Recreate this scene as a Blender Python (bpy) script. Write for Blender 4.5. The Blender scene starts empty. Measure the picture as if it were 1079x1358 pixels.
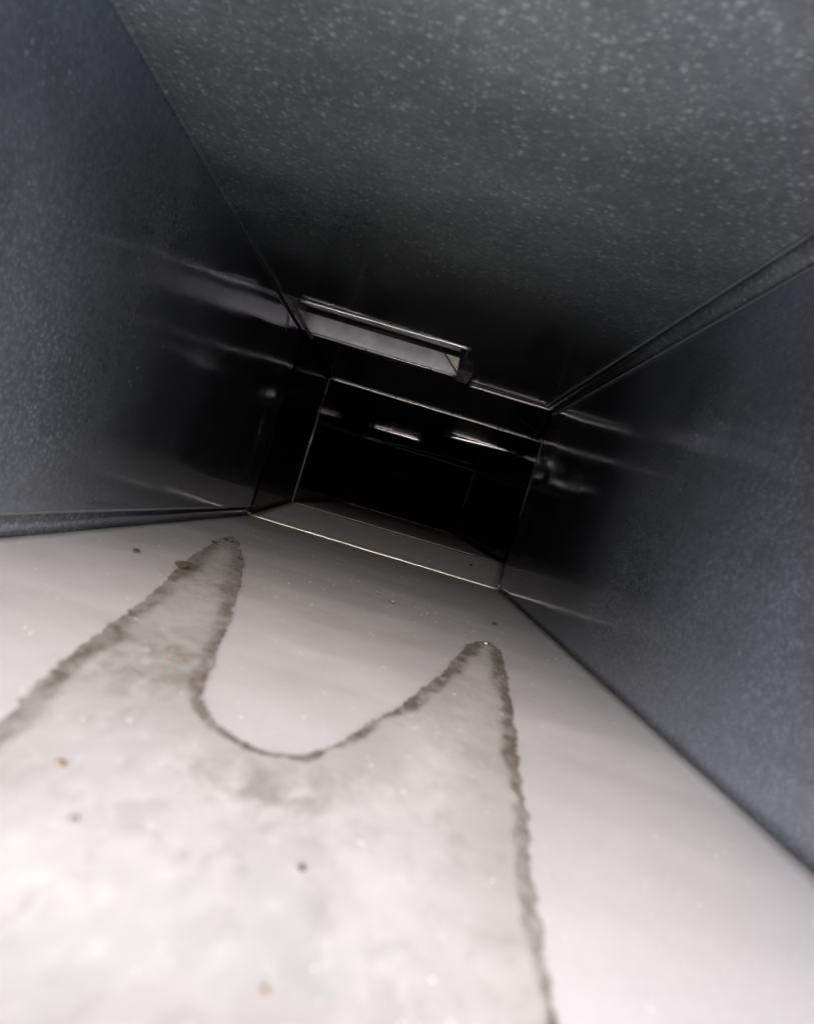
import bpy, bmesh, math, random
from mathutils import Vector, Matrix, noise
random.seed(7)
scene = bpy.context.scene
col = scene.collection

# ------------------------------------------------------------------ camera
FPX = 980.0            # focal length in photo pixels (1358 px tall)
DA = 1.136             # depth of the first joint
S = DA / FPX           # metres per photo pixel at the first joint
CA, SA = 0.957, 0.289  # roll of the phone
cam_d = bpy.data.cameras.new('camera')
cam = bpy.data.objects.new('camera', cam_d)
col.objects.link(cam)
scene.camera = cam
CAMZ = 75 * S
right = Vector((CA, 0, SA)).normalized(); up = Vector((-SA, 0, CA)).normalized(); back = Vector((0, -1, 0))
cam.matrix_world = Matrix(((right.x, up.x, back.x, 0), (right.y, up.y, back.y, 0), (right.z, up.z, back.z, CAMZ), (0, 0, 0, 1)))
cam_d.sensor_width = 36; cam_d.lens = 36 * FPX / 1358
cam_d.shift_x = 9.5 / 1358; cam_d.shift_y = -14 / 1358
cam_d.clip_start = 0.01; cam_d.clip_end = 400
cam_d.dof.use_dof = True; cam_d.dof.focus_distance = 1.05; cam_d.dof.aperture_fstop = 10

# ------------------------------------------------------------------ sky and sun (daylight falling in through the open end behind the phone)
SUN_EL = math.radians(31)
w = bpy.data.worlds.new('World'); scene.world = w; w.use_nodes = True
nt = w.node_tree; bg = nt.nodes['Background']
sky = nt.nodes.new('ShaderNodeTexSky'); sky.sky_type = 'NISHITA'; sky.sun_disc = False
sky.sun_elevation = SUN_EL; sky.sun_rotation = math.radians(178); sky.air_density = 1.0; sky.dust_density = 4
nt.links.new(sky.outputs[0], bg.inputs[0]); bg.inputs[1].default_value = 0.15
sd = bpy.data.lights.new('sun', 'SUN'); sd.energy = 2.0; sd.angle = math.radians(68); sd.color = (1, .98, .975)
sun = bpy.data.objects.new('sun', sd); col.objects.link(sun)
sun.rotation_euler = (math.radians(90) - SUN_EL, 0, math.radians(2))   # travels towards +Y and down
sun.location = (0, -2, 2)
scene.cycles.max_bounces = 14; scene.cycles.diffuse_bounces = 8; scene.cycles.glossy_bounces = 10; scene.cycles.caustics_reflective = True; scene.cycles.blur_glossy = .5
scene.view_settings.view_transform = 'Standard'; scene.view_settings.look = 'None'
scene.view_settings.exposure = 1.75; scene.view_settings.gamma = 1

# ------------------------------------------------------------------ helpers
def uv(px, py):
    a, b = px - 530, py - 665
    return a * CA + b * SA, -a * SA + b * CA
def P(px, py, depth):                      # photo pixel at a depth -> point
    u, v = uv(px, py); k = depth / FPX
    return Vector((u * k, depth, CAMZ - v * k))
def F(px, py):                             # photo pixel on the duct floor -> point
    u, v = uv(px, py); d = FPX * CAMZ / v
    return Vector((u * d / FPX, d, 0))
XL, XR, ZC = -186 * S, 159.3 * S, (75 + 177) * S

def obj(name, me_or_bm, mat, parent=None):
    if isinstance(me_or_bm, bmesh.types.BMesh):
        me = bpy.data.meshes.new(name); me_or_bm.normal_update(); me_or_bm.to_mesh(me); me_or_bm.free()
    else: me = me_or_bm
    if mat: me.materials.append(mat)
    o = bpy.data.objects.new(name, me); col.objects.link(o)
    if parent: o.parent = parent; o.matrix_parent_inverse = Matrix.Translation(-parent.location)
    return o
def thing(name, label, cat, loc, group=None):
    o = bpy.data.objects.new(name, None); col.objects.link(o); o.location = loc; o.empty_display_size = .02
    o['label'] = label; o['category'] = cat
    if group: o['group'] = group
    return o
def tag(o, label, cat, group=None, kind=None):
    o['label'] = label; o['category'] = cat
    if group: o['group'] = group
    if kind: o['kind'] = kind
    return o
def smooth(o):
    for p in o.data.polygons: p.use_smooth = True

def panel(name, mat, c00, c10, c11, c01, parent, nu=40, nv=60, out=(0, 0, 1), thick=.0009, wav=.0006, seed=0, edge=None, label=None):
    """sheet with four corners, inner face slightly oil-canned, real thickness on the outside"""
    out = Vector(out); bm = bmesh.new(); g = []
    for j in range(nv + 1):
        row = []
        for i in range(nu + 1):
            a, b = i / nu, j / nv
            p = (c00 * (1 - a) + c10 * a) * (1 - b) + (c01 * (1 - a) + c11 * a) * b
            fade = min(1, 5 * a, 5 * (1 - a)) * min(1, 9 * b, 9 * (1 - b))
            n = noise.noise(p * 5.5 + Vector((seed * 9.1, 0, 0))) * 1.7 + noise.noise(p * 14 + Vector((0, seed * 5.3, 0))) * .5
            q = p + out * (n * wav * fade)
            if edge: q = q + edge(a, b, p)
            row.append(bm.verts.new(q))
        g.append(row)
    for j in range(nv):
        for i in range(nu):
            f = bm.faces.new((g[j][i], g[j][i + 1], g[j + 1][i + 1], g[j + 1][i])); f.smooth = True
    # outer skin
    o = [bm.verts.new(c + out * (thick + wav * 2)) for c in (c00, c10, c11, c01)]
    bm.faces.new(o)
    rim = [[g[0][i] for i in range(nu + 1)], [g[j][nu] for j in range(nv + 1)], [g[nv][i] for i in range(nu, -1, -1)], [g[j][0] for j in range(nv, -1, -1)]]
    for k in range(4):
        r = rim[k]; bm.faces.new(r + [o[(k + 1) % 4], o[k]])
    bmesh.ops.recalc_face_normals(bm, faces=bm.faces)
    ob = obj(name, bm, mat, parent)
    if label: ob['label'] = label
    return ob

def strip(name, mat, pts, a, b, parent, bev=.0005, label=None, jag=0.0):
    """bar swept along pts with a rectangular profile spanned by vectors a, b (centred)"""
    bm = bmesh.new(); rings = []
    for k, p in enumerate(pts):
        s = a[k] if isinstance(a, list) else a; t = b[k] if isinstance(b, list) else b
        jv = Vector((0, 0, random.uniform(-jag, jag)))
        rings.append([bm.verts.new(p + jv + s * x * .5 + t * y * .5) for x, y in ((-1, -1), (1, -1), (1, 1), (-1, 1))])
    for r, q in zip(rings, rings[1:]):
        for i in range(4): bm.faces.new((r[i], r[(i + 1) % 4], q[(i + 1) % 4], q[i]))
    bm.faces.new(rings[0]); bm.faces.new(rings[-1])
    bmesh.ops.recalc_face_normals(bm, faces=bm.faces)
    if bev:
        es = [e for e in bm.edges if len(e.link_faces) == 2 and e.calc_face_angle(0) > .6]
        bmesh.ops.bevel(bm, geom=es, offset=bev, segments=2, affect='EDGES', clamp_overlap=True)
    ob = obj(name, bm, mat, parent); smooth(ob)
    if label: ob['label'] = label
    return ob
def line(p, q, n=24, amp=.0004, seed=1):
    out = []
    for i in range(n + 1):
        t = i / n; r = p.lerp(q, t)
        d = Vector((0, 0, noise.noise(r * 22 + Vector((seed, 0, 0))) * amp + noise.noise(r * 60 + Vector((0, seed, 0))) * amp * .4))
        out.append(r + d * min(1, 6 * t, 6 * (1 - t)))
    return out
def plate(name, mat, pts, nrm, thick, parent, label=None, bev=.0002):
    n = Vector(nrm).normalized() * thick; bm = bmesh.new()
    A = [bm.verts.new(p) for p in pts]; B = [bm.verts.new(p + n) for p in pts]
    bm.faces.new(A); bm.faces.new(B[::-1]); k = len(pts)
    for i in range(k): bm.faces.new((A[i], B[i], B[(i + 1) % k], A[(i + 1) % k]))
    bmesh.ops.recalc_face_normals(bm, faces=bm.faces)
    if bev: bmesh.ops.bevel(bm, geom=list(bm.edges), offset=bev, segments=1, affect='EDGES')
    ob = obj(name, bm, mat, parent)
    if label: ob['label'] = label
    return ob

# ------------------------------------------------------------------ materials
class N:
    def __init__(s, name):
        s.m = bpy.data.materials.new(name); s.m.use_nodes = True; s.t = s.m.node_tree
        s.b = s.t.nodes['Principled BSDF']; s.out = s.t.nodes['Material Output']
        s.geo = s.n('ShaderNodeNewGeometry'); s.pos = s.geo.outputs['Position']
    def n(s, ty, **k):
        x = s.t.nodes.new(ty)
        for a, v in k.items(): setattr(x, a, v)
        return x
    def l(s, a, b): s.t.links.new(a, b)
    def noise(s, scale, detail=4, rough=.55, vec=None, dist=0):
        x = s.n('ShaderNodeTexNoise'); x.inputs['Scale'].default_value = scale; x.inputs['Detail'].default_value = detail
        x.inputs['Roughness'].default_value = rough; x.inputs['Distortion'].default_value = dist; s.l(vec or s.pos, x.inputs['Vector']); return x.outputs['Fac']
    def mapv(s, sc):
        x = s.n('ShaderNodeMapping'); x.inputs['Scale'].default_value = sc; s.l(s.pos, x.inputs['Vector']); return x.outputs[0]
    def rng(s, v, a, b, c=0., d=1.):
        x = s.n('ShaderNodeMapRange'); x.interpolation_type = 'SMOOTHSTEP'
        for i, q in zip(('From Min', 'From Max', 'To Min', 'To Max'), (a, b, c, d)): x.inputs[i].default_value = q
        s.l(v, x.inputs['Value']); return x.outputs[0]
    def mix(s, f, a, b):
        x = s.n('ShaderNodeMix', data_type='RGBA')
        for i, q in ((0, f), (6, a), (7, b)):
            if hasattr(q, 'is_output'): s.l(q, x.inputs[i])
            else: x.inputs[i].default_value = q if i == 0 else (*q, 1)
        return x.outputs[2]
    def math(s, op, a, b=0.):
        x = s.n('ShaderNodeMath', operation=op)
        for i, q in ((0, a), (1, b)):
            if hasattr(q, 'is_output'): s.l(q, x.inputs[i])
            else: x.inputs[i].default_value = q
        return x.outputs[0]
    def specks(s, scale, r0, r1, keep):
        """scattered dots, only the given share of cells"""
        v = s.n('ShaderNodeTexVoronoi'); v.inputs['Scale'].default_value = scale; s.l(s.pos, v.inputs['Vector'])
        d = s.rng(v.outputs['Distance'], r0, r1, 1, 0)
        sp = s.n('ShaderNodeSeparateColor'); s.l(v.outputs['Color'], sp.inputs[0])
        k = s.rng(sp.outputs[0], 1 - keep, 1 - keep + .1); return s.math('MULTIPLY', d, k)
    def bump(s, h, dist, st=1, prev=None):
        x = s.n('ShaderNodeBump'); x.inputs['Distance'].default_value = dist; x.inputs['Strength'].default_value = st
        s.l(h, x.inputs['Height'])
        if prev: s.l(prev, x.inputs['Normal'])
        return x.outputs[0]

def metal(name, dark, light, rough, film, speck=(.62, .64, .67), spk=1.15):
    """mirror-like zinc under a thin film of dust: metallic sheet, faint spangle, pale specks"""
    m = N(name)
    c = m.mix(m.rng(m.noise(5, 3), .3, .7), dark, light)
    sp = m.noise(330, 3, .6, dist=.5)
    c = m.mix(m.rng(sp, .46, .72, 0, .5), c, tuple(min(1, x * 1.5) for x in light))
    m.l(c, m.b.inputs['Base Color']); m.b.inputs['Metallic'].default_value = 1
    m.l(m.rng(m.noise(18, 4), .3, .7, rough - .03, rough + .05), m.b.inputs['Roughness'])
    n1 = m.bump(m.noise(28, 2), .0006, .12); m.l(n1, m.b.inputs['Normal'])
    d = m.n('ShaderNodeBsdfDiffuse'); d.inputs['Color'].default_value = (*speck, 1)
    dots = None
    for sc, rad, amp in ((420, .65, .30), (230, .6, .36), (120, .25, .4)):
        vn = m.n('ShaderNodeTexVoronoi'); vn.inputs['Scale'].default_value = sc; m.l(m.pos, vn.inputs['Vector'])
        sc_ = m.n('ShaderNodeSeparateColor'); m.l(vn.outputs['Color'], sc_.inputs[0])
        q = m.math('MULTIPLY', m.rng(vn.outputs['Distance'], 0, rad, 1, 0), m.math('MULTIPLY', m.math('POWER', sc_.outputs[0], 5.), amp))
        dots = q if dots is None else m.math('ADD', dots, q)
    haze = m.rng(m.noise(7, 4, .6), .25, .75, .75, 1.25)
    grain = m.rng(m.noise(190, 2, .5), .3, .75, .9, 1.15)
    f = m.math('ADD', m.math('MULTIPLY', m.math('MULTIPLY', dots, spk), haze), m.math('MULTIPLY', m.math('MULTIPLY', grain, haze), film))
    # dust film boosted towards the open end: daylight falloff put into the colour, noise-broken
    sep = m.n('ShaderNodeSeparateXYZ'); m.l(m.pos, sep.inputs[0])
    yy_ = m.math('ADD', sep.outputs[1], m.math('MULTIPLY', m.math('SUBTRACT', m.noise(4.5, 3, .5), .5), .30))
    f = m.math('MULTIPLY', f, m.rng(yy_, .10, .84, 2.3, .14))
    mx = m.n('ShaderNodeMixShader'); m.l(m.math('MINIMUM', f, .9), mx.inputs[0]); m.l(m.b.outputs[0], mx.inputs[1])
    gl = m.n('ShaderNodeBsdfAnisotropic'); gl.inputs['Color'].default_value = (*[min(1, x * 1.5) for x in speck], 1); gl.inputs['Roughness'].default_value = .62
    m2 = m.n('ShaderNodeMixShader'); m2.inputs[0].default_value = .5; m.l(d.outputs[0], m2.inputs[1]); m.l(gl.outputs[0], m2.inputs[2]); m.l(m2.outputs[0], mx.inputs[2])
    m.l(mx.outputs[0], m.out.inputs['Surface'])
    return m.m

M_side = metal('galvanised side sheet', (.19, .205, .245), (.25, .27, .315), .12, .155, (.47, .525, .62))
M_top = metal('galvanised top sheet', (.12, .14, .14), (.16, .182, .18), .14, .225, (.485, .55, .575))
M_deep = metal('galvanised sheet in painted shade', (.07, .073, .08), (.10, .103, .11), .15, .012, spk=.05)  # darker copy of the zinc, shade of the deep duct put into the colour

def floor_mat():
    m = N('pale zinc floor sheet')
    st = m.mapv((3, 1, 1))
    c = m.mix(m.rng(m.noise(9, 3), .3, .7), (.425, .418, .447), (.485, .476, .506))
    c = m.mix(m.rng(m.noise(300, 3, .6), .45, .8, 0, .25), c, (.6, .59, .6))
    sc1 = m.noise(40, 3, .6, m.mapv((9, .6, 1))); c = m.mix(m.rng(sc1, .62, .70, 0, .16), c, (.30, .29, .30))
    sm = m.noise(6, 5, .65, dist=1.0); c = m.mix(m.rng(sm, .52, .75, 0, .28), c, (.34, .33, .34))
    # faint shadow and reflection bands across the sheet, painted into the colour
    band = m.noise(3.2, 1, .4, m.mapv((.18, 1.9, 1)))
    c = m.mix(m.rng(band, .46, .51, 0, .30), c, (.33, .325, .35))
    d1 = m.specks(260, .06, .16, .05); c = m.mix(m.math('MULTIPLY', d1, .6), c, (.8, .76, .74))
    d2 = m.specks(150, .03, .10, .03); c = m.mix(m.math('MULTIPLY', d2, .7), c, (.16, .13, .11))
    m.l(c, m.b.inputs['Base Color']); m.b.inputs['Metallic'].default_value = .12
    m.l(m.rng(m.noise(25, 3), .3, .7, .38, .5), m.b.inputs['Roughness'])
    n1 = m.bump(m.noise(600, 3), .0003, .2); m.l(n1, m.b.inputs['Normal'])
    return m.m
M_floor = floor_mat()

def stain_mat():
    m = N('dried water residue')
    vs = m.mapv((1, .5, 1))
    def att(n):
        a = m.n('ShaderNodeAttribute', attribute_name=n); return a.outputs['Fac']
    dist = att('inset'); thick = att('rimwidth'); dens = att('rimdark'); vis = att('cover')
    # ragged distance
    w1 = m.math('MULTIPLY', m.math('SUBTRACT', m.noise(140, 6, .72, vs), .5), .005)
    w2 = m.math('MULTIPLY', m.math('SUBTRACT', m.noise(38, 3, .55, vs), .5), .016)
    rag = m.math('ADD', dist, m.math('ADD', w1, w2))
    rim = m.math('SUBTRACT', 1.0, m.math('DIVIDE', rag, thick))
    rim = m.rng(rim, 0, .62)
    pat = m.math('MULTIPLY', m.rng(m.noise(85, 4, .6, vs), .36, .62, .45, 1), m.rng(m.noise(320, 4, .7, vs), .34, .60, .45, 1))
    rim = m.math('MINIMUM', m.math('MULTIPLY', m.math('MULTIPLY', m.math('MULTIPLY', rim, pat), dens), 1.4), 1.0)
    c = m.mix(m.rng(m.noise(22, 4, .6, vs), .3, .7), (.36, .355, .372), (.275, .272, .288))
    c = m.mix(m.rng(m.noise(75, 5, .7, vs, dist=.8), .48, .72, 0, .6), c, (.21, .205, .205))
    c = m.mix(m.rng(m.noise(210, 4, .65, vs), .5, .78, 0, .35), c, (.46, .455, .455))
    c = m.mix(m.rng(rag, 0, .035, .45, 0), c, (.22, .21, .20))
    gr = m.math('MULTIPLY', att('grime'), m.rng(m.noise(95, 5, .7, vs, dist=.6), .36, .66)); c = m.mix(m.math('MULTIPLY', gr, .8), c, (.15, .138, .125))
    sp = m.specks(190, .08, .22, .07); c = m.mix(sp, c, (.82, .80, .78))
    sp = m.specks(80, .03, .10, .07); c = m.mix(m.math('MULTIPLY', sp, .4), c, (.55, .45, .36))
    rc = m.mix(m.noise(120, 3, .55, vs), (.050, .040, .035), (.125, .103, .090))
    c = m.mix(rim, c, rc)
    m.l(c, m.b.inputs['Base Color']); m.b.inputs['Roughness'].default_value = .72
    n1 = m.bump(m.noise(500, 4, .55, vs), .0004, .25); n2 = m.bump(m.noise(90, 4, .55, vs), .0006, .12, n1); m.l(n2, m.b.inputs['Normal'])
    al = m.rng(m.math('ADD', vis, m.math('MULTIPLY', m.math('SUBTRACT', m.noise(240, 5, .7, vs), .5), 1.1)), .32, .62)
    m.l(al, m.b.inputs['Alpha'])
    return m.m
M_stain = stain_mat()

def simple(name, c1, c2, rough, metallic, sc=120, bmp=.3):
    m = N(name); c = m.mix(m.rng(m.noise(sc, 4, .6), .35, .68), c1, c2); m.l(c, m.b.inputs['Base Color'])
    m.l(m.rng(m.noise(sc * .6, 3), .3, .7, rough - .06, rough + .1), m.b.inputs['Roughness']); m.b.inputs['Metallic'].default_value = metallic
    m.l(m.bump(m.noise(sc * 3, 3), .0003, bmp), m.b.inputs['Normal']); return m.m
M_lip = simple('worn bright folded edge', (.66, .66, .67), (.72, .72, .73), .26, .75, 30, .05)
M_vane = simple('clean bright vane metal', (.85, .85, .87), (.9, .9, .92), .20, 1, 60, .05)
M_lipdim = simple('dull folded edge', (.16, .16, .165), (.28, .28, .285), .38, .85, 160)
M_seam = simple('corner seam zinc', (.30, .32, .34), (.38, .40, .42), .4, .5, 60, .1)
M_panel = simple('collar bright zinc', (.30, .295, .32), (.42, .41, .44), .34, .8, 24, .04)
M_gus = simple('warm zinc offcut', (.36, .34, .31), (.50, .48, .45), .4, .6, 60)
M_dark = simple('near black metal', (.014, .014, .014), (.026, .026, .026), .6, 0, 110)  # near-black metal for collar plates, tab and hangers
M_black = simple('painted shade black', (.006, .006, .006), (.010, .010, .010), 1, 0, 60)  # black for the end sheet, darkness of the far duct painted in
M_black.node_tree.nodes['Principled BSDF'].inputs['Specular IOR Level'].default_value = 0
M_rust = simple('rusty cut edge', (.22, .11, .06), (.36, .24, .17), .55, .3, 160)
M_crumb = simple('dark brown crumb', (.012, .008, .006), (.04, .026, .017), .9, 0, 900)
M_tan = simple('orange tan grit', (.11, .072, .045), (.20, .14, .095), .8, 0, 600)
M_grey = simple('grey grit', (.09, .08, .07), (.17, .15, .135), .9, 0, 600)
M_white = simple('white grit', (.7, .69, .68), (.85, .84, .82), .8, 0, 600)
M_conc = simple('pale ground', (.24, .24, .245), (.32, .32, .325), .9, 0, 6, .2)

# ------------------------------------------------------------------ ground under and in front of the duct
bm = bmesh.new()
for x, y in ((-150, -150), (150, -150), (150, 150), (-150, 150)): bm.verts.new((x, y, -.45))
bm.faces.new(bm.verts[:]); g = obj('ground', bm, M_conc); g['kind'] = 'structure'; g['label'] = 'pale ground outside the open end of the duct'

# ------------------------------------------------------------------ first duct section
A_bl, A_br, A_tr, A_tl = (Vector(c) for c in ((XL, DA, 0), (XR, DA, 0), (XR, DA, ZC), (XL, DA, ZC)))
YF, YWL, YWR, YT = -.6, .0, .0, .0  # floor runs on unseen behind the camera, added to bounce light inward
d1 = thing('duct_section', 'long nearest duct section with pale stained floor and dark blue-grey sides', 'duct', (0, 0, 0))
def v(x, y, z): return Vector((x, y, z))
panel('floor_panel', M_floor, v(XL, YF, 0), v(XR, YF, 0), A_br, A_bl, d1, 40, 80, (0, 0, -1), wav=.0004, seed=1, label='pale grey bottom sheet with a dried water mark')
# hole in the top sheet for the collar
hx0, hx1, hy0, hy1 = -184 * S, 24 * S, .805 * DA, .975 * DA
def top_part(x0, x1, y0, y1, nu, nv, nm='ceiling_panel', lab=None):
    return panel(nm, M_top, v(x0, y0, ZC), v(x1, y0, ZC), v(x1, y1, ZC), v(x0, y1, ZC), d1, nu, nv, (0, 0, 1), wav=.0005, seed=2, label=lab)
def top_sheet():
    """one sheet with a rectangular hole"""
    xs = sorted(set([XL + (XR - XL) * i / 36 for i in range(37)] + [hx0, hx1])); ys = sorted(set([YT + (DA - YT) * i / 70 for i in range(71)] + [hy0, hy1]))
    bm = bmesh.new(); G = {}
    for L in (0, 1):
        for i, x in enumerate(xs):
            for j, y in enumerate(ys):
                e = min(1, (x - XL) / .05, (XR - x) / .05, abs(y - hy0) / .05 if y < hy0 else 0 if y < hy1 + .05 else .0)
                z = ZC + L * .001 + (noise.noise(v(x, y, 0) * 6) * .0011) * max(0, e)
                G[L, i, j] = bm.verts.new((x, y, z))
    def hole(i, j): return hx0 <= (xs[i] + xs[i + 1]) / 2 <= hx1 and hy0 <= (ys[j] + ys[j + 1]) / 2 <= hy1
    nx, ny = len(xs) - 1, len(ys) - 1
    for i in range(nx):
        for j in range(ny):
            if hole(i, j): continue
            for L in (0, 1):
                f = bm.faces.new((G[L, i, j], G[L, i + 1, j], G[L, i + 1, j + 1], G[L, i, j + 1])); f.smooth = True
            for (a, b, ni, nj) in (((i, j), (i + 1, j), i, j - 1), ((i, j + 1), (i + 1, j + 1), i, j + 1), ((i, j), (i, j + 1), i - 1, j), ((i + 1, j), (i + 1, j + 1), i + 1, j)):
                if not (0 <= ni < nx and 0 <= nj < ny) or hole(ni, nj):
                    bm.faces.new((G[0, a[0], a[1]], G[0, b[0], b[1]], G[1, b[0], b[1]], G[1, a[0], a[1]]))
    bmesh.ops.recalc_face_normals(bm, faces=bm.faces)
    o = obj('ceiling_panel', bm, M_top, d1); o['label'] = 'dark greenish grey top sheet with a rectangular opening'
top_sheet()
def bulge(sgn, k):
    def f(a, b, p):       # sheet dished a little just before the joint
        t = max(0, 1 - abs(p.y - (DA - .07)) / .07); return Vector((sgn * k * t * t * (3 - 2 * t) * math.sin(math.pi * min(1, max(0, a))), 0, 0))
    return f
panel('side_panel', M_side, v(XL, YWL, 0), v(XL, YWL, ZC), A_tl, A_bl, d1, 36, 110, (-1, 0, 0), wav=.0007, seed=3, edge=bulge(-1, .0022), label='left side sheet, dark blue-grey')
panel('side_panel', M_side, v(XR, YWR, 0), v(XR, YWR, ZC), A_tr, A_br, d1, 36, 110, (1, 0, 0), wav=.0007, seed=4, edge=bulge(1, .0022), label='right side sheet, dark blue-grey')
# corner seams
Y0 = .02
strip('corner_seam', M_side, [v(XL + .0005, y, .0075 + .0006 * noise.noise(v(0, y * 9, 0))) for y in [Y0 + (DA - .012 - Y0) * i / 50 for i in range(51)]], v(.0008, 0, 0), v(0, 0, .0135), d1, .0003, 'flat seam strip low on the left side')
k = (v(-1, 0, -1)).normalized(); t = v(1, 0, -1).normalized()
yy = [Y0 + (DA - .01 - Y0) * i / 50 for i in range(51)]
strip('corner_seam', M_top, [v(XR - .0052, y, ZC - .0052) + v(0, 0, .0006 * noise.noise(v(2, y * 8, 0))) for y in yy], k * .0014, t * .0150, d1, .0004, 'slanting seam strip in the upper right corner')
strip('seam_edge', M_seam, [v(XR - .0012, y, ZC - .0128) for y in yy], v(.0022, 0, 0), v(0, 0, .0012), d1, .0004)
strip('seam_edge', M_seam, [v(XR - .0128, y, ZC - .0013) for y in yy], v(.0018, 0, 0), v(0, 0, .0026), d1, .0004)
strip('seam_edge', M_seam, [v(XL + .0009, y, .0148) for y in yy], v(.0020, 0, 0), v(0, 0, .0014), d1, .0004)
strip('seam_edge', M_top, [v(XL + .0012, y, ZC - .0012) for y in yy], v(.0010, 0, -.0010), v(.0030, 0, .0030), d1, .0003)
# end lips of the first section
strip('joint_lip', M_lip, line(v(XL + .002, DA, .0012), v(XR - .001, DA, .0012), 40, .0004, 2), v(0, .004, 0), v(0, .0010, .0034), d1, .0007, 'bright bottom joint edge')
strip('joint_lip', M_lip, line(v(44 * S, DA - .003, ZC - .0042), v(XR - .0005, DA - .003, ZC - .0040), 30, .0003, 3), v(0, .002, 0), v(0, -.0004, .0042), d1, .0004, 'bright top joint edge right of the opening')
strip('joint_lip', M_lipdim, line(v(42 * S, DA - .010, ZC - .0012), v(XR - .003, DA - .008, ZC - .0010), 30, .0004, 4), v(0, .003, 0), v(0, 0, .0018), d1, .0005)
strip('corner_clip', M_tan, [v(XL + .0005, DA - .004, .0005), v(XL + .0012, DA - .004, .0055)], v(.0024, 0, 0), v(0, .0024, 0), d1, .0004, 'small copper-coloured stub in the lower left corner')
strip('corner_clip', M_lip, [v(XR - .0016, DA + .002, .001), v(XR - .0010, DA + .002, .010)], v(.0012, 0, 0), v(0, .002, 0), d1, .0003)

# ------------------------------------------------------------------ second section, narrower in height
DB = 1.335; kB = DB / FPX
def B(u_, v_): return Vector((u_ * kB, DB, CAMZ - v_ * kB))
B_bl, B_br, B_tr, B_tl = B(-136.5, 42), B(156, 40), B(160.5, -130), B(-136.5, -130)
e2 = v(0, .0003, 0)
d2 = thing('duct_section', 'short tapering duct section between the two bright joint frames', 'duct', (0, DA, 0))
panel('floor_panel', M_floor, A_bl + e2, A_br + e2, B_br, B_bl, d2, 30, 20, (0, 0, -1), wav=.0004, seed=5)
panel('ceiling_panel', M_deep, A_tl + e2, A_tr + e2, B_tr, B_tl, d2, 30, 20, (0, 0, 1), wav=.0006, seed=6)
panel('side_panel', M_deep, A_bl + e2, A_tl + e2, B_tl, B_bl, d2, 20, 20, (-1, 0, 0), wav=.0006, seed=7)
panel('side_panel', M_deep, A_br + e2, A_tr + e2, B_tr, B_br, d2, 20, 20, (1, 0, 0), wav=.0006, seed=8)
strip('joint_lip', M_lip, line(B_tl + v(.004, -.004, -.0005), B_tr + v(-.001, -.004, -.0005), 40, .0006, 6), v(0, .002, 0), v(0, -.0003, .0040), d2, .0004, 'bright top edge of the inner joint')
strip('joint_lip', M_lipdim, [p + v(0, 0, .0035) for p in line(B_tl + v(.006, -.006, 0), B_tr + v(-.001, -.006, .006), 40, .0012, 7)], v(0, .002, 0), v(0, 0, .0012), d2, .0003)
strip('joint_lip', M_lipdim, line(B_bl + v(0, -.002, .0008), B_br + v(0, -.002, .0008), 40, .0005, 8), v(0, .003, 0), v(0, 0, .0018), d2, .0004, 'thin dull bottom edge of the inner joint')
strip('joint_lip', M_lip, [B_bl + v(.0006, -.001, 0), B_bl.lerp(B_tl, .5) + v(.0008, -.001, 0), B_tl + v(.0010, -.001, 0)], v(.0012, 0, 0), v(0, .002, 0), d2, .0003, 'hair-thin bright left edge of the inner joint')
strip('crease', M_lipdim, line(P(690, 556, 1.20), P(722, 580, 1.315), 8, .0003, 9), v(.001, 0, 0), v(0, 0, .001), d2, .0002)
# added sliver standing in for a glint on the right side sheet
strip('wall_glint', M_lipdim, [P(719, 608, 1.03), P(722, 605, 1.029), P(726, 612, 1.026)], v(0, .0015, 0), v(.0006, 0, .0012), d2, .0002)

# ------------------------------------------------------------------ third section, in the dark
DC = 2.55
def at(p, y): return Vector((p.x, y, p.z))
fall = 0
C_bl, C_br, C_tr, C_tl = (at(p, DC) for p in (B_bl, B_br, B_tr, B_tl))
d3 = thing('duct_section', 'dark third duct section beyond the inner joint frame', 'duct', (0, DB, 0))
panel('floor_panel', M_floor, B_bl + e2, B_br + e2, C_br, C_bl, d3, 20, 60, (0, 0, -1), wav=.0005, seed=9)
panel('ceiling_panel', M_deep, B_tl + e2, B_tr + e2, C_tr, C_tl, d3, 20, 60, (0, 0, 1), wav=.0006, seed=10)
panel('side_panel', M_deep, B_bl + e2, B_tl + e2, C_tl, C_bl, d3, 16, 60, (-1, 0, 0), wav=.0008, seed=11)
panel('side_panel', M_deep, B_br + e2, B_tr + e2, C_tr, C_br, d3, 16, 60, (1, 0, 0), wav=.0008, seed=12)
strip('joint_lip', M_lipdim, line(C_bl + v(0, 0, .001), C_br + v(0, 0, .001), 30, .0006, 10), v(0, .003, 0), v(0, 0, .0022), d3, .0004)
strip('joint_lip', M_lipdim, line(C_tl + v(0, 0, -.0015), C_tr + v(0, 0, -.0015), 30, .0006, 11), v(0, .003, 0), v(0, 0, .0030), d3, .0004)
DD = 6.5
D_bl, D_br, D_tr, D_tl = (at(p, DD) for p in (B_bl, B_br, B_tr, B_tl))
d4 = thing('duct_section', 'farthest duct section, almost black, closed by an end sheet in painted shade black', 'duct', (0, DC, 0))
e3 = v(0, .0003, 0)
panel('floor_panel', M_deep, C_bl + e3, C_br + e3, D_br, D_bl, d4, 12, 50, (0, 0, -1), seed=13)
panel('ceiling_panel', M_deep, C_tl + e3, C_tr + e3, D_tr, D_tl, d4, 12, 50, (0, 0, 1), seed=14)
panel('side_panel', M_deep, C_bl + e3, C_tl + e3, D_tl, D_bl, d4, 12, 50, (-1, 0, 0), seed=15)
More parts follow.
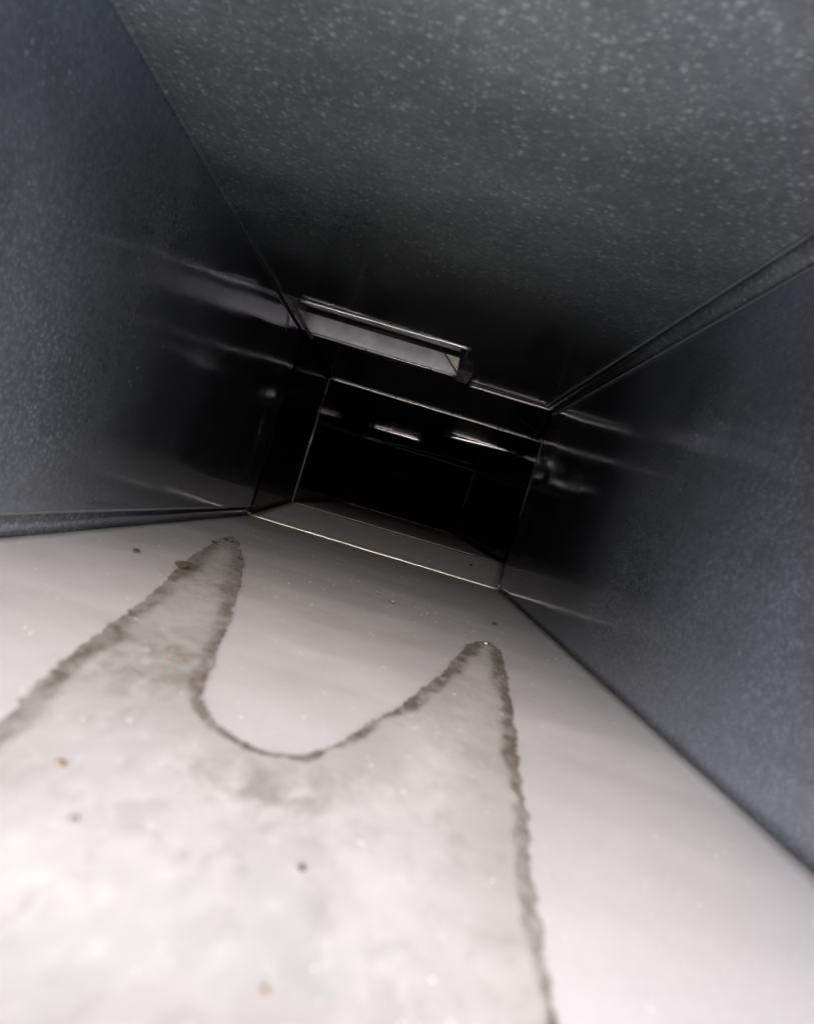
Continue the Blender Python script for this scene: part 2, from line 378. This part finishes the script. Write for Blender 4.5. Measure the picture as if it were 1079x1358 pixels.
panel('side_panel', M_deep, C_br + e3, C_tr + e3, D_tr, D_br, d4, 12, 50, (1, 0, 0), seed=16)
panel('end_shade_sheet', M_black, D_bl, D_br, D_tr, D_tl, d4, 12, 12, (0, 1, 0), seed=17)

# outside flanges, out of sight, added to block light leaking through the joints
def added_flange(parent, y, x0, x1, z0, z1):
    h = .03; o_ = .0022
    for nm, a, b, s_, t_ in (('added_light_block_flange', v(x0 - h, y, z0 - o_ - h / 2), v(x1 + h, y, z0 - o_ - h / 2), v(0, .012, 0), v(0, 0, h)), ('added_light_block_flange', v(x0 - h, y, z1 + o_ + h / 2), v(x1 + h, y, z1 + o_ + h / 2), v(0, .012, 0), v(0, 0, h)),
                             ('added_light_block_flange', v(x0 - o_ - h / 2, y, z0), v(x0 - o_ - h / 2, y, z1), v(h, 0, 0), v(0, .012, 0)), ('added_light_block_flange', v(x1 + o_ + h / 2, y, z0), v(x1 + o_ + h / 2, y, z1), v(h, 0, 0), v(0, .012, 0))):
        strip(nm, M_seam, [a, b], s_, t_, parent, .0005)
added_flange(d1, DA, XL, XR, 0, ZC); added_flange(d2, DB, B_bl.x, B_br.x, B_bl.z, B_tl.z); added_flange(d3, DC, C_bl.x, C_br.x, C_bl.z, C_tl.z)

# two hanging vane blades catching the light
def blade(name, pa, pb, h, tilt, label):
    t = thing(name, label, 'vane', (pa + pb) / 2 + v(0, 0, .0), 'vane blades under the dark duct top')
    n = len(h) - 1; pts = [pa.lerp(pb, i / n) for i in range(n + 1)]
    strip('blade', M_vane, pts, v(0, .0008, 0), [v(0, -math.sin(tilt) * x, math.cos(tilt) * x) for x in h], t, .0002)
    ztop = B_tl.z
    for q in (.12, .86):
        p = pa.lerp(pb, q)
        strip('hanger', M_dark, [p + v(0, .002, 0), v(p.x, p.y + .003, ztop)], v(.004, 0, 0), v(0, .0008, 0), t, .0002)
    return t
y1_, y2_ = 2.02, 1.66
blade('vane_blade', P(485, 563, y1_), P(566, 587, y1_ + .005), [.004, .006, .0075, .0085, .0095, .0105, .008], .05, 'shorter bright vane strip on the left, brightest at its right tip')
blade('vane_blade', P(587, 576, y2_), P(697, 604, y2_ - .017), [.005, .0108, .010, .009, .0078, .0062, .0045, .0025], .05, 'longer vane strip on the right, tapering towards its right end')
rod = strip('cross_rod', M_lipdim, line(P(478, 577, 2.3), P(645, 620, 2.3), 20, .0012, 12), v(0, .002, 0), v(0, 0, .0020), None, .0003)
tag(rod, 'long faint dull rod crossing the dark duct just below the vane strips', 'rod')
wire = strip('wire_offcut', M_lipdim, [P(523, 627, 2.4), P(532, 629, 2.4), P(540, 633, 2.4)], v(0, .002, 0), v(0, 0, .002), None, .0003)
tag(wire, 'tiny faint wire glinting alone in the middle of the black duct', 'wire')

# ------------------------------------------------------------------ branch collar above the opening
cl = thing('branch_collar', 'rectangular folded collar in the duct top with a bright inner face and rusty left edge', 'collar', ((hx0 + hx1) / 2, (hy0 + hy1) / 2, ZC))
H = .085
TILT = math.tan(math.radians(6))
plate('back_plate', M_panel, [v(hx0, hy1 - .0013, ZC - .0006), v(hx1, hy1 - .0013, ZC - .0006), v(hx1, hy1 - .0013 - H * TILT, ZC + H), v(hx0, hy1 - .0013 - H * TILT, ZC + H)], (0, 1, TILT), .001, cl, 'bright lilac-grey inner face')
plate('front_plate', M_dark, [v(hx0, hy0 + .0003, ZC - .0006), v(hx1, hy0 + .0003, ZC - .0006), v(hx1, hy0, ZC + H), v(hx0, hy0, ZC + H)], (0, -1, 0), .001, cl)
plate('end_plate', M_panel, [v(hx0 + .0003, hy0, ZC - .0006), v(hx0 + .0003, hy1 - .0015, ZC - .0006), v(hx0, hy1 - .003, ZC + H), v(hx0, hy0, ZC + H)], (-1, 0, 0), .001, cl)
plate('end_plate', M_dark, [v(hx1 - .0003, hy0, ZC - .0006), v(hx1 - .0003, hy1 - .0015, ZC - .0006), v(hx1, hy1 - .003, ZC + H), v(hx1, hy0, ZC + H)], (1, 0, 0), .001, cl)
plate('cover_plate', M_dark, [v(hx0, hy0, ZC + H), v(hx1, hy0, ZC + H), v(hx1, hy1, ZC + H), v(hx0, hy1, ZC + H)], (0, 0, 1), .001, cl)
yb = hy1 - .016
strip('gap_shade', M_dark, [P(402, 408, yb), P(618, 473, yb)], v(0, .003, 0), v(0, 0, .0085), cl, .0004, 'dark band across the top of the bright face')  # dark strip added as the shade of the gap inside the collar
plate('gusset', M_gus, [P(586, 459, yb + .002), P(613, 467, yb + .002), P(606, 493, yb + .008)], (0, 1, 0), .0012, cl, 'warm grey triangular corner piece')
strip('gusset_crease', M_rust, [P(584, 460, yb - .001), P(605, 494, yb + .006)], v(.0016, 0, .0008), v(0, .0016, 0), cl, .0003)
# lips round the opening
yl = hy0 - .002
strip('collar_lip', M_lip, line(P(399, 398, yl), P(624, 463, yl), 30, .0005, 20), v(0, .002, 0), v(0, -.0005, .0042), cl, .0004, 'bright near lip of the collar')
strip('collar_lip', M_lipdim, line(P(403, 393, yl - .004), P(520, 431, yl - .004), 16, .0003, 21) + line(P(523, 432, yl - .004), P(626, 459, yl - .004), 16, .0003, 22), v(0, .002, 0), v(0, 0, .0020), cl, .0004)
strip('collar_lip', M_lip, line(P(409, 441, hy1 - .004), P(604, 499, hy1 - .004), 30, .0003, 23), v(0, .002, 0), v(0, -.0003, .0030), cl, .0004, 'bright far lip of the collar')
strip('collar_lip', M_lip, [P(604, 499, hy1 - .006), P(606, 492, hy1 - .006)], v(.0018, 0, 0), v(0, .002, 0), cl, .0004)
strip('rusty_edge', M_rust, [P(379, 392, .835 * DA), P(396, 417, .90 * DA), P(414, 449, .975 * DA)], v(.0040, 0, .001), v(0, .001, .0040), cl, .0005, 'rusty brown cut edge on the left')
for (px, py, y_) in ((383, 400, .86 * DA), (388, 409, .885 * DA)):
    strip('torn_burr', M_rust, [P(px - 5, py - 3, y_), P(px, py, y_ + .004), P(px + 3, py + 6, y_)], v(.003, 0, .001), v(0, .002, .002), cl, .0005)
# folded dark tab hanging at the right end
yt = .93 * DA
pts = [P(611, 462, yt), P(627, 464, yt - .01), P(636, 481, yt - .01), P(625, 499, yt - .004), P(618, 509, yt), P(605, 505, yt), P(607, 490, yt)]
plate('hanging_tab', M_dark, pts, (0, 1, 0), .002, cl, 'dark folded tab at the right end')
strip('tab_fold', M_dark, [P(622, 470, yt - .012), P(636, 482, yt - .012)], v(.0012, 0, .001), v(0, .002, 0), cl, .0003)

# ------------------------------------------------------------------ dried water mark on the floor
outline = [(-260, 1130), (0, 957), (60, 905), (95, 874), (130, 848), (165, 820), (200, 790), (222, 768), (243, 750), (268, 730), (290, 714), (308, 712), (320, 722), (323, 742), (318, 775), (309, 805), (300, 830),
           (290, 856), (279, 884), (268, 912), (268, 936), (284, 963), (304, 981), (330, 994), (362, 1004), (400, 1006), (440, 993), (470, 978), (500, 960),
           (532, 938), (562, 914), (585, 896), (603, 877), (617, 858), (630, 852), (648, 853), (663, 864), (668, 885), (673, 912), (679, 945), (684, 985), (690, 1040), (694, 1080),
           (701, 1130), (707, 1180), (713, 1240), (722, 1295), (734, 1360), (760, 1480), (-260, 1480)]
fl = [F(*p) for p in outline]
poly = []
for a, b in zip(fl, fl[1:] + fl[:1]):
    n = max(2, int((b - a).length / .0025))
    for i in range(n):
        p = a.lerp(b, i / n); s_ = .0016 * min(1, p.y / .3)
        p2 = Vector((p.x, p.y * .5, 0)); q = p + Vector((noise.noise(p2 * 110), noise.noise(p2 * 110 + Vector((5, 3, 1))), 0)) * s_ * .55 + Vector((noise.noise(p2 * 45), noise.noise(p2 * 45 + Vector((5, 3, 1))), 0)) * s_ * 1.0 + Vector((noise.noise(p2 * 330), noise.noise(p2 * 330 + Vector((5, 3, 1))), 0)) * s_ * .2
        poly.append((q.x, q.y))
def inside(x, y):
    c = False; n = len(poly); j = n - 1
    for i in range(n):
        xi, yi = poly[i]; xj, yj = poly[j]
        if (yi > y) != (yj > y) and x < (xj - xi) * (y - yi) / (yj - yi) + xi: c = not c
        j = i
    return c
import mathutils
kd = mathutils.kdtree.KDTree(len(poly))
for i, p in enumerate(poly): kd.insert((p[0], p[1], 0), i)
kd.balance()
pid = {'n': 0}
# rim width (m) and darkness at outline points
ctrl = [((0, 957), .010, .7), ((130, 848), .013, .8), ((243, 750), .016, .85), ((300, 712), .014, .4), ((318, 775), .014, .55), ((300, 830), .010, .7), ((268, 912), .006, .9), ((330, 994), .0035, 1),
        ((400, 1006), .0035, 1), ((500, 960), .006, 1), ((562, 914), .008, .95), ((617, 858), .012, 1), ((663, 864), .012, 1), ((673, 912), .012, .9), ((684, 985), .010, 1), ((694, 1080), .0065, .9), ((707, 1180), .0035, .6), ((720, 1290), .004, .7), ((734, 1360), .004, .8), ((760, 1480), .003, .5), ((-260, 1480), .003, 0)]
cp = [(F(*c[0]), c[1], c[2]) for c in ctrl]
def rimof(x, y):
    W = a = b = 0
    for p, r, d in cp:
        q = 1 / ((p.x - x) ** 2 + (p.y - y) ** 2 + 1e-5) ** 1.5; W += q; a += q * r; b += q * d
    return a / W, b / W
ymin, ymax = min(p[1] for p in poly), max(p[1] for p in poly)
ys = []; y = ymin
while y < ymax + .004: ys.append(y); y += .0014 + .0022 * min(1, y / .6)
xmin, xmax = XL + .003, max(p[0] for p in poly) + .003
nx = int((xmax - xmin) / .0018)
xs = [xmin + (xmax - xmin) * i / nx for i in range(nx + 1)]
bm = bmesh.new(); L = {n: bm.verts.layers.float.new(n) for n in ('inset', 'rimwidth', 'rimdark', 'cover', 'grime')}
smudge = [(F(240, 872), .035, 1.), (F(222, 900), .035, .7), (F(330, 1045), .018, .55), (F(400, 1070), .020, .6), (F(300, 1030), .012, .6), (F(470, 1035), .016, .4), (F(570, 925), .022, .45), (F(280, 770), .07, .75), (F(150, 880), .03, .3), (F(640, 1010), .012, .3), (F(672, 1255), .006, .6), (F(655, 1330), .004, .5)]
G = {}
for j, y in enumerate(ys):
    # scanline crossings for speed
    cr = []
    for i in range(len(poly)):
        (x1, y1), (x2, y2) = poly[i - 1], poly[i]
        if (y1 > y) != (y2 > y): cr.append((x2 - x1) * (y - y1) / (y2 - y1) + x1)
    cr.sort()
    for i, x in enumerate(xs):
        ins = sum(1 for c in cr if c < x) % 2 == 1
        co, idx, d = kd.find((x, y, 0)); sd_ = d if ins else -d
        if sd_ > -.004: G[i, j] = (x, y, sd_)
V = {}
for (i, j), (x, y, s_) in G.items():
    if not all(((i + a, j + b) in G) for a in (0, 1) for b in (0, 1)) and not any(((i - a, j - b) in G) for a in (0, 1) for b in (0, 1)): continue
    q = bm.verts.new((x, y, .0011 + .0001 * noise.noise(Vector((x, y, 0)) * 90))); V[i, j] = q
    rw, rd = rimof(x, y)
    q[L['inset']] = s_; q[L['rimwidth']] = rw; q[L['rimdark']] = rd
    q[L['grime']] = min(1, sum(w_ * math.exp(-((x - p.x) ** 2 + (y - p.y) ** 2) / (r_ * r_)) for p, r_, w_ in smudge))
    tip = F(302, 722); fade = min(1, max(0, ((Vector((x, y, 0)) - tip).length - .0) / .11))
    cov = .5 + max(-.5, min(.5, s_ / .0065)); q[L['cover']] = cov * (.44 + .56 * fade)
for (i, j) in list(V):
    if (i + 1, j) in V and (i, j + 1) in V and (i + 1, j + 1) in V:
        f = bm.faces.new((V[i, j], V[i + 1, j], V[i + 1, j + 1], V[i, j + 1])); f.smooth = True
bmesh.ops.delete(bm, geom=[q for q in bm.verts if not q.link_faces], context='VERTS')
so = obj('water_mark', bm, M_stain)
tag(so, 'M-shaped dried water mark with brown ragged rim on the pale duct floor', 'stain')

# ------------------------------------------------------------------ grit
def crumb(px, py, r, mat, label, cat='crumb', name='dirt_crumb', where=None, group=None, squash=.6, z=.0012):
    p = where if where is not None else F(px, py); bm = bmesh.new()
    bmesh.ops.create_icosphere(bm, subdivisions=2, radius=r)
    for q in bm.verts:
        n = noise.noise(q.co * (1.1 / r) + Vector((px, py, 0))) * .55
        q.co *= 1 + n; q.co.z *= squash
        q.co = Matrix.Rotation(px * .7, 3, 'Z') @ Vector((q.co.x * 1.25, q.co.y, q.co.z))
    zmin = min(q.co.z for q in bm.verts)
    for q in bm.verts: q.co.z -= zmin
    o = obj(name, bm, mat); o.location = p + Vector((0, 0, z)); tag(o, label, cat, group); return o
crumb(243, 757, .0042, M_crumb, 'largest dark brown crumb on the left arm of the water mark')
crumb(238, 752, .0024, M_crumb, 'small dark crumb touching the largest brown crumb')
for px, py, lab in ((283, 722, 'tiny dark crumb at the left of the left stain tip'), (299, 718, 'tiny dark crumb on top of the left stain tip'), (307, 721, 'tiny dark crumb just right of the left stain tip top'),
                    (318, 744, 'tiny dark speck low on the right side of the left stain tip'), (502, 789, 'tiny dark speck on bare floor, left one of a pair'),
                    (519, 801, 'dark crumb on bare floor, right one of a pair'), (655, 830, 'dark speck on bare floor above the right stain tip'),
                    (180, 734, 'tiny speck on bare floor left of the left stain tip')):
    crumb(px, py, .0020 if px != 519 else .0026, M_crumb if px not in (502, 519) else M_grey, lab)
crumb(625, 748, .0032, M_crumb, 'dark crumb lying on the short tapering section past the first joint', where=Vector(P(625, 749, 1.225)), z=-.002)
crumb(398, 1160, .0008, M_crumb, 'blurred brown crumb in the middle of the pale floor near the camera')
crumb(348, 1326, .0007, M_tan, 'blurred reddish crumb at the bottom of the floor nearest the camera')
crumb(78, 1021, .0012, M_tan, 'orange fleck on the pale floor at the far left')
crumb(95, 1095, .0009, M_grey, 'small blurred grey crumb below the orange fleck')
crumb(651, 857, .0018, M_tan, 'orange grain on the rim of the right stain tip')
crumb(643, 856, .0010, M_white, 'pale grain beside the orange grain on the right stain tip')
for k, (px, py, wh) in enumerate(((226, 868, 'uppermost'), (236, 872, 'upper right'), (232, 882, 'middle'), (241, 880, 'rightmost'), (228, 890, 'lowest'), (222, 878, 'leftmost'))):
    crumb(px, py, .0008 + .0002 * (k % 2), M_tan if k % 2 else M_grey, wh + (' tan' if k % 2 else ' grey') + ' grain of the small heap on the left arm of the water mark', 'grain', 'tan_grain', group='grains in the small heap')
# fine pale dust, uncountable
bm = bmesh.new()
for i in range(420):
    y = .12 + 1.0 * random.random() ** 1.4; x = random.uniform(XL + .01, XR - .01)
    r = random.choice((.0002, .0003, .0004)) * (.6 + y * .7)
    q = bmesh.ops.create_icosphere(bm, subdivisions=1, radius=r, matrix=Matrix.Translation((x, y, .0013)) @ Matrix.Diagonal((1, 1, .6, 1)))
du = obj('floor_dust', bm, M_white); du['kind'] = 'stuff'; du['label'] = 'fine pale dust scattered over the duct floor'; du['category'] = 'dust'
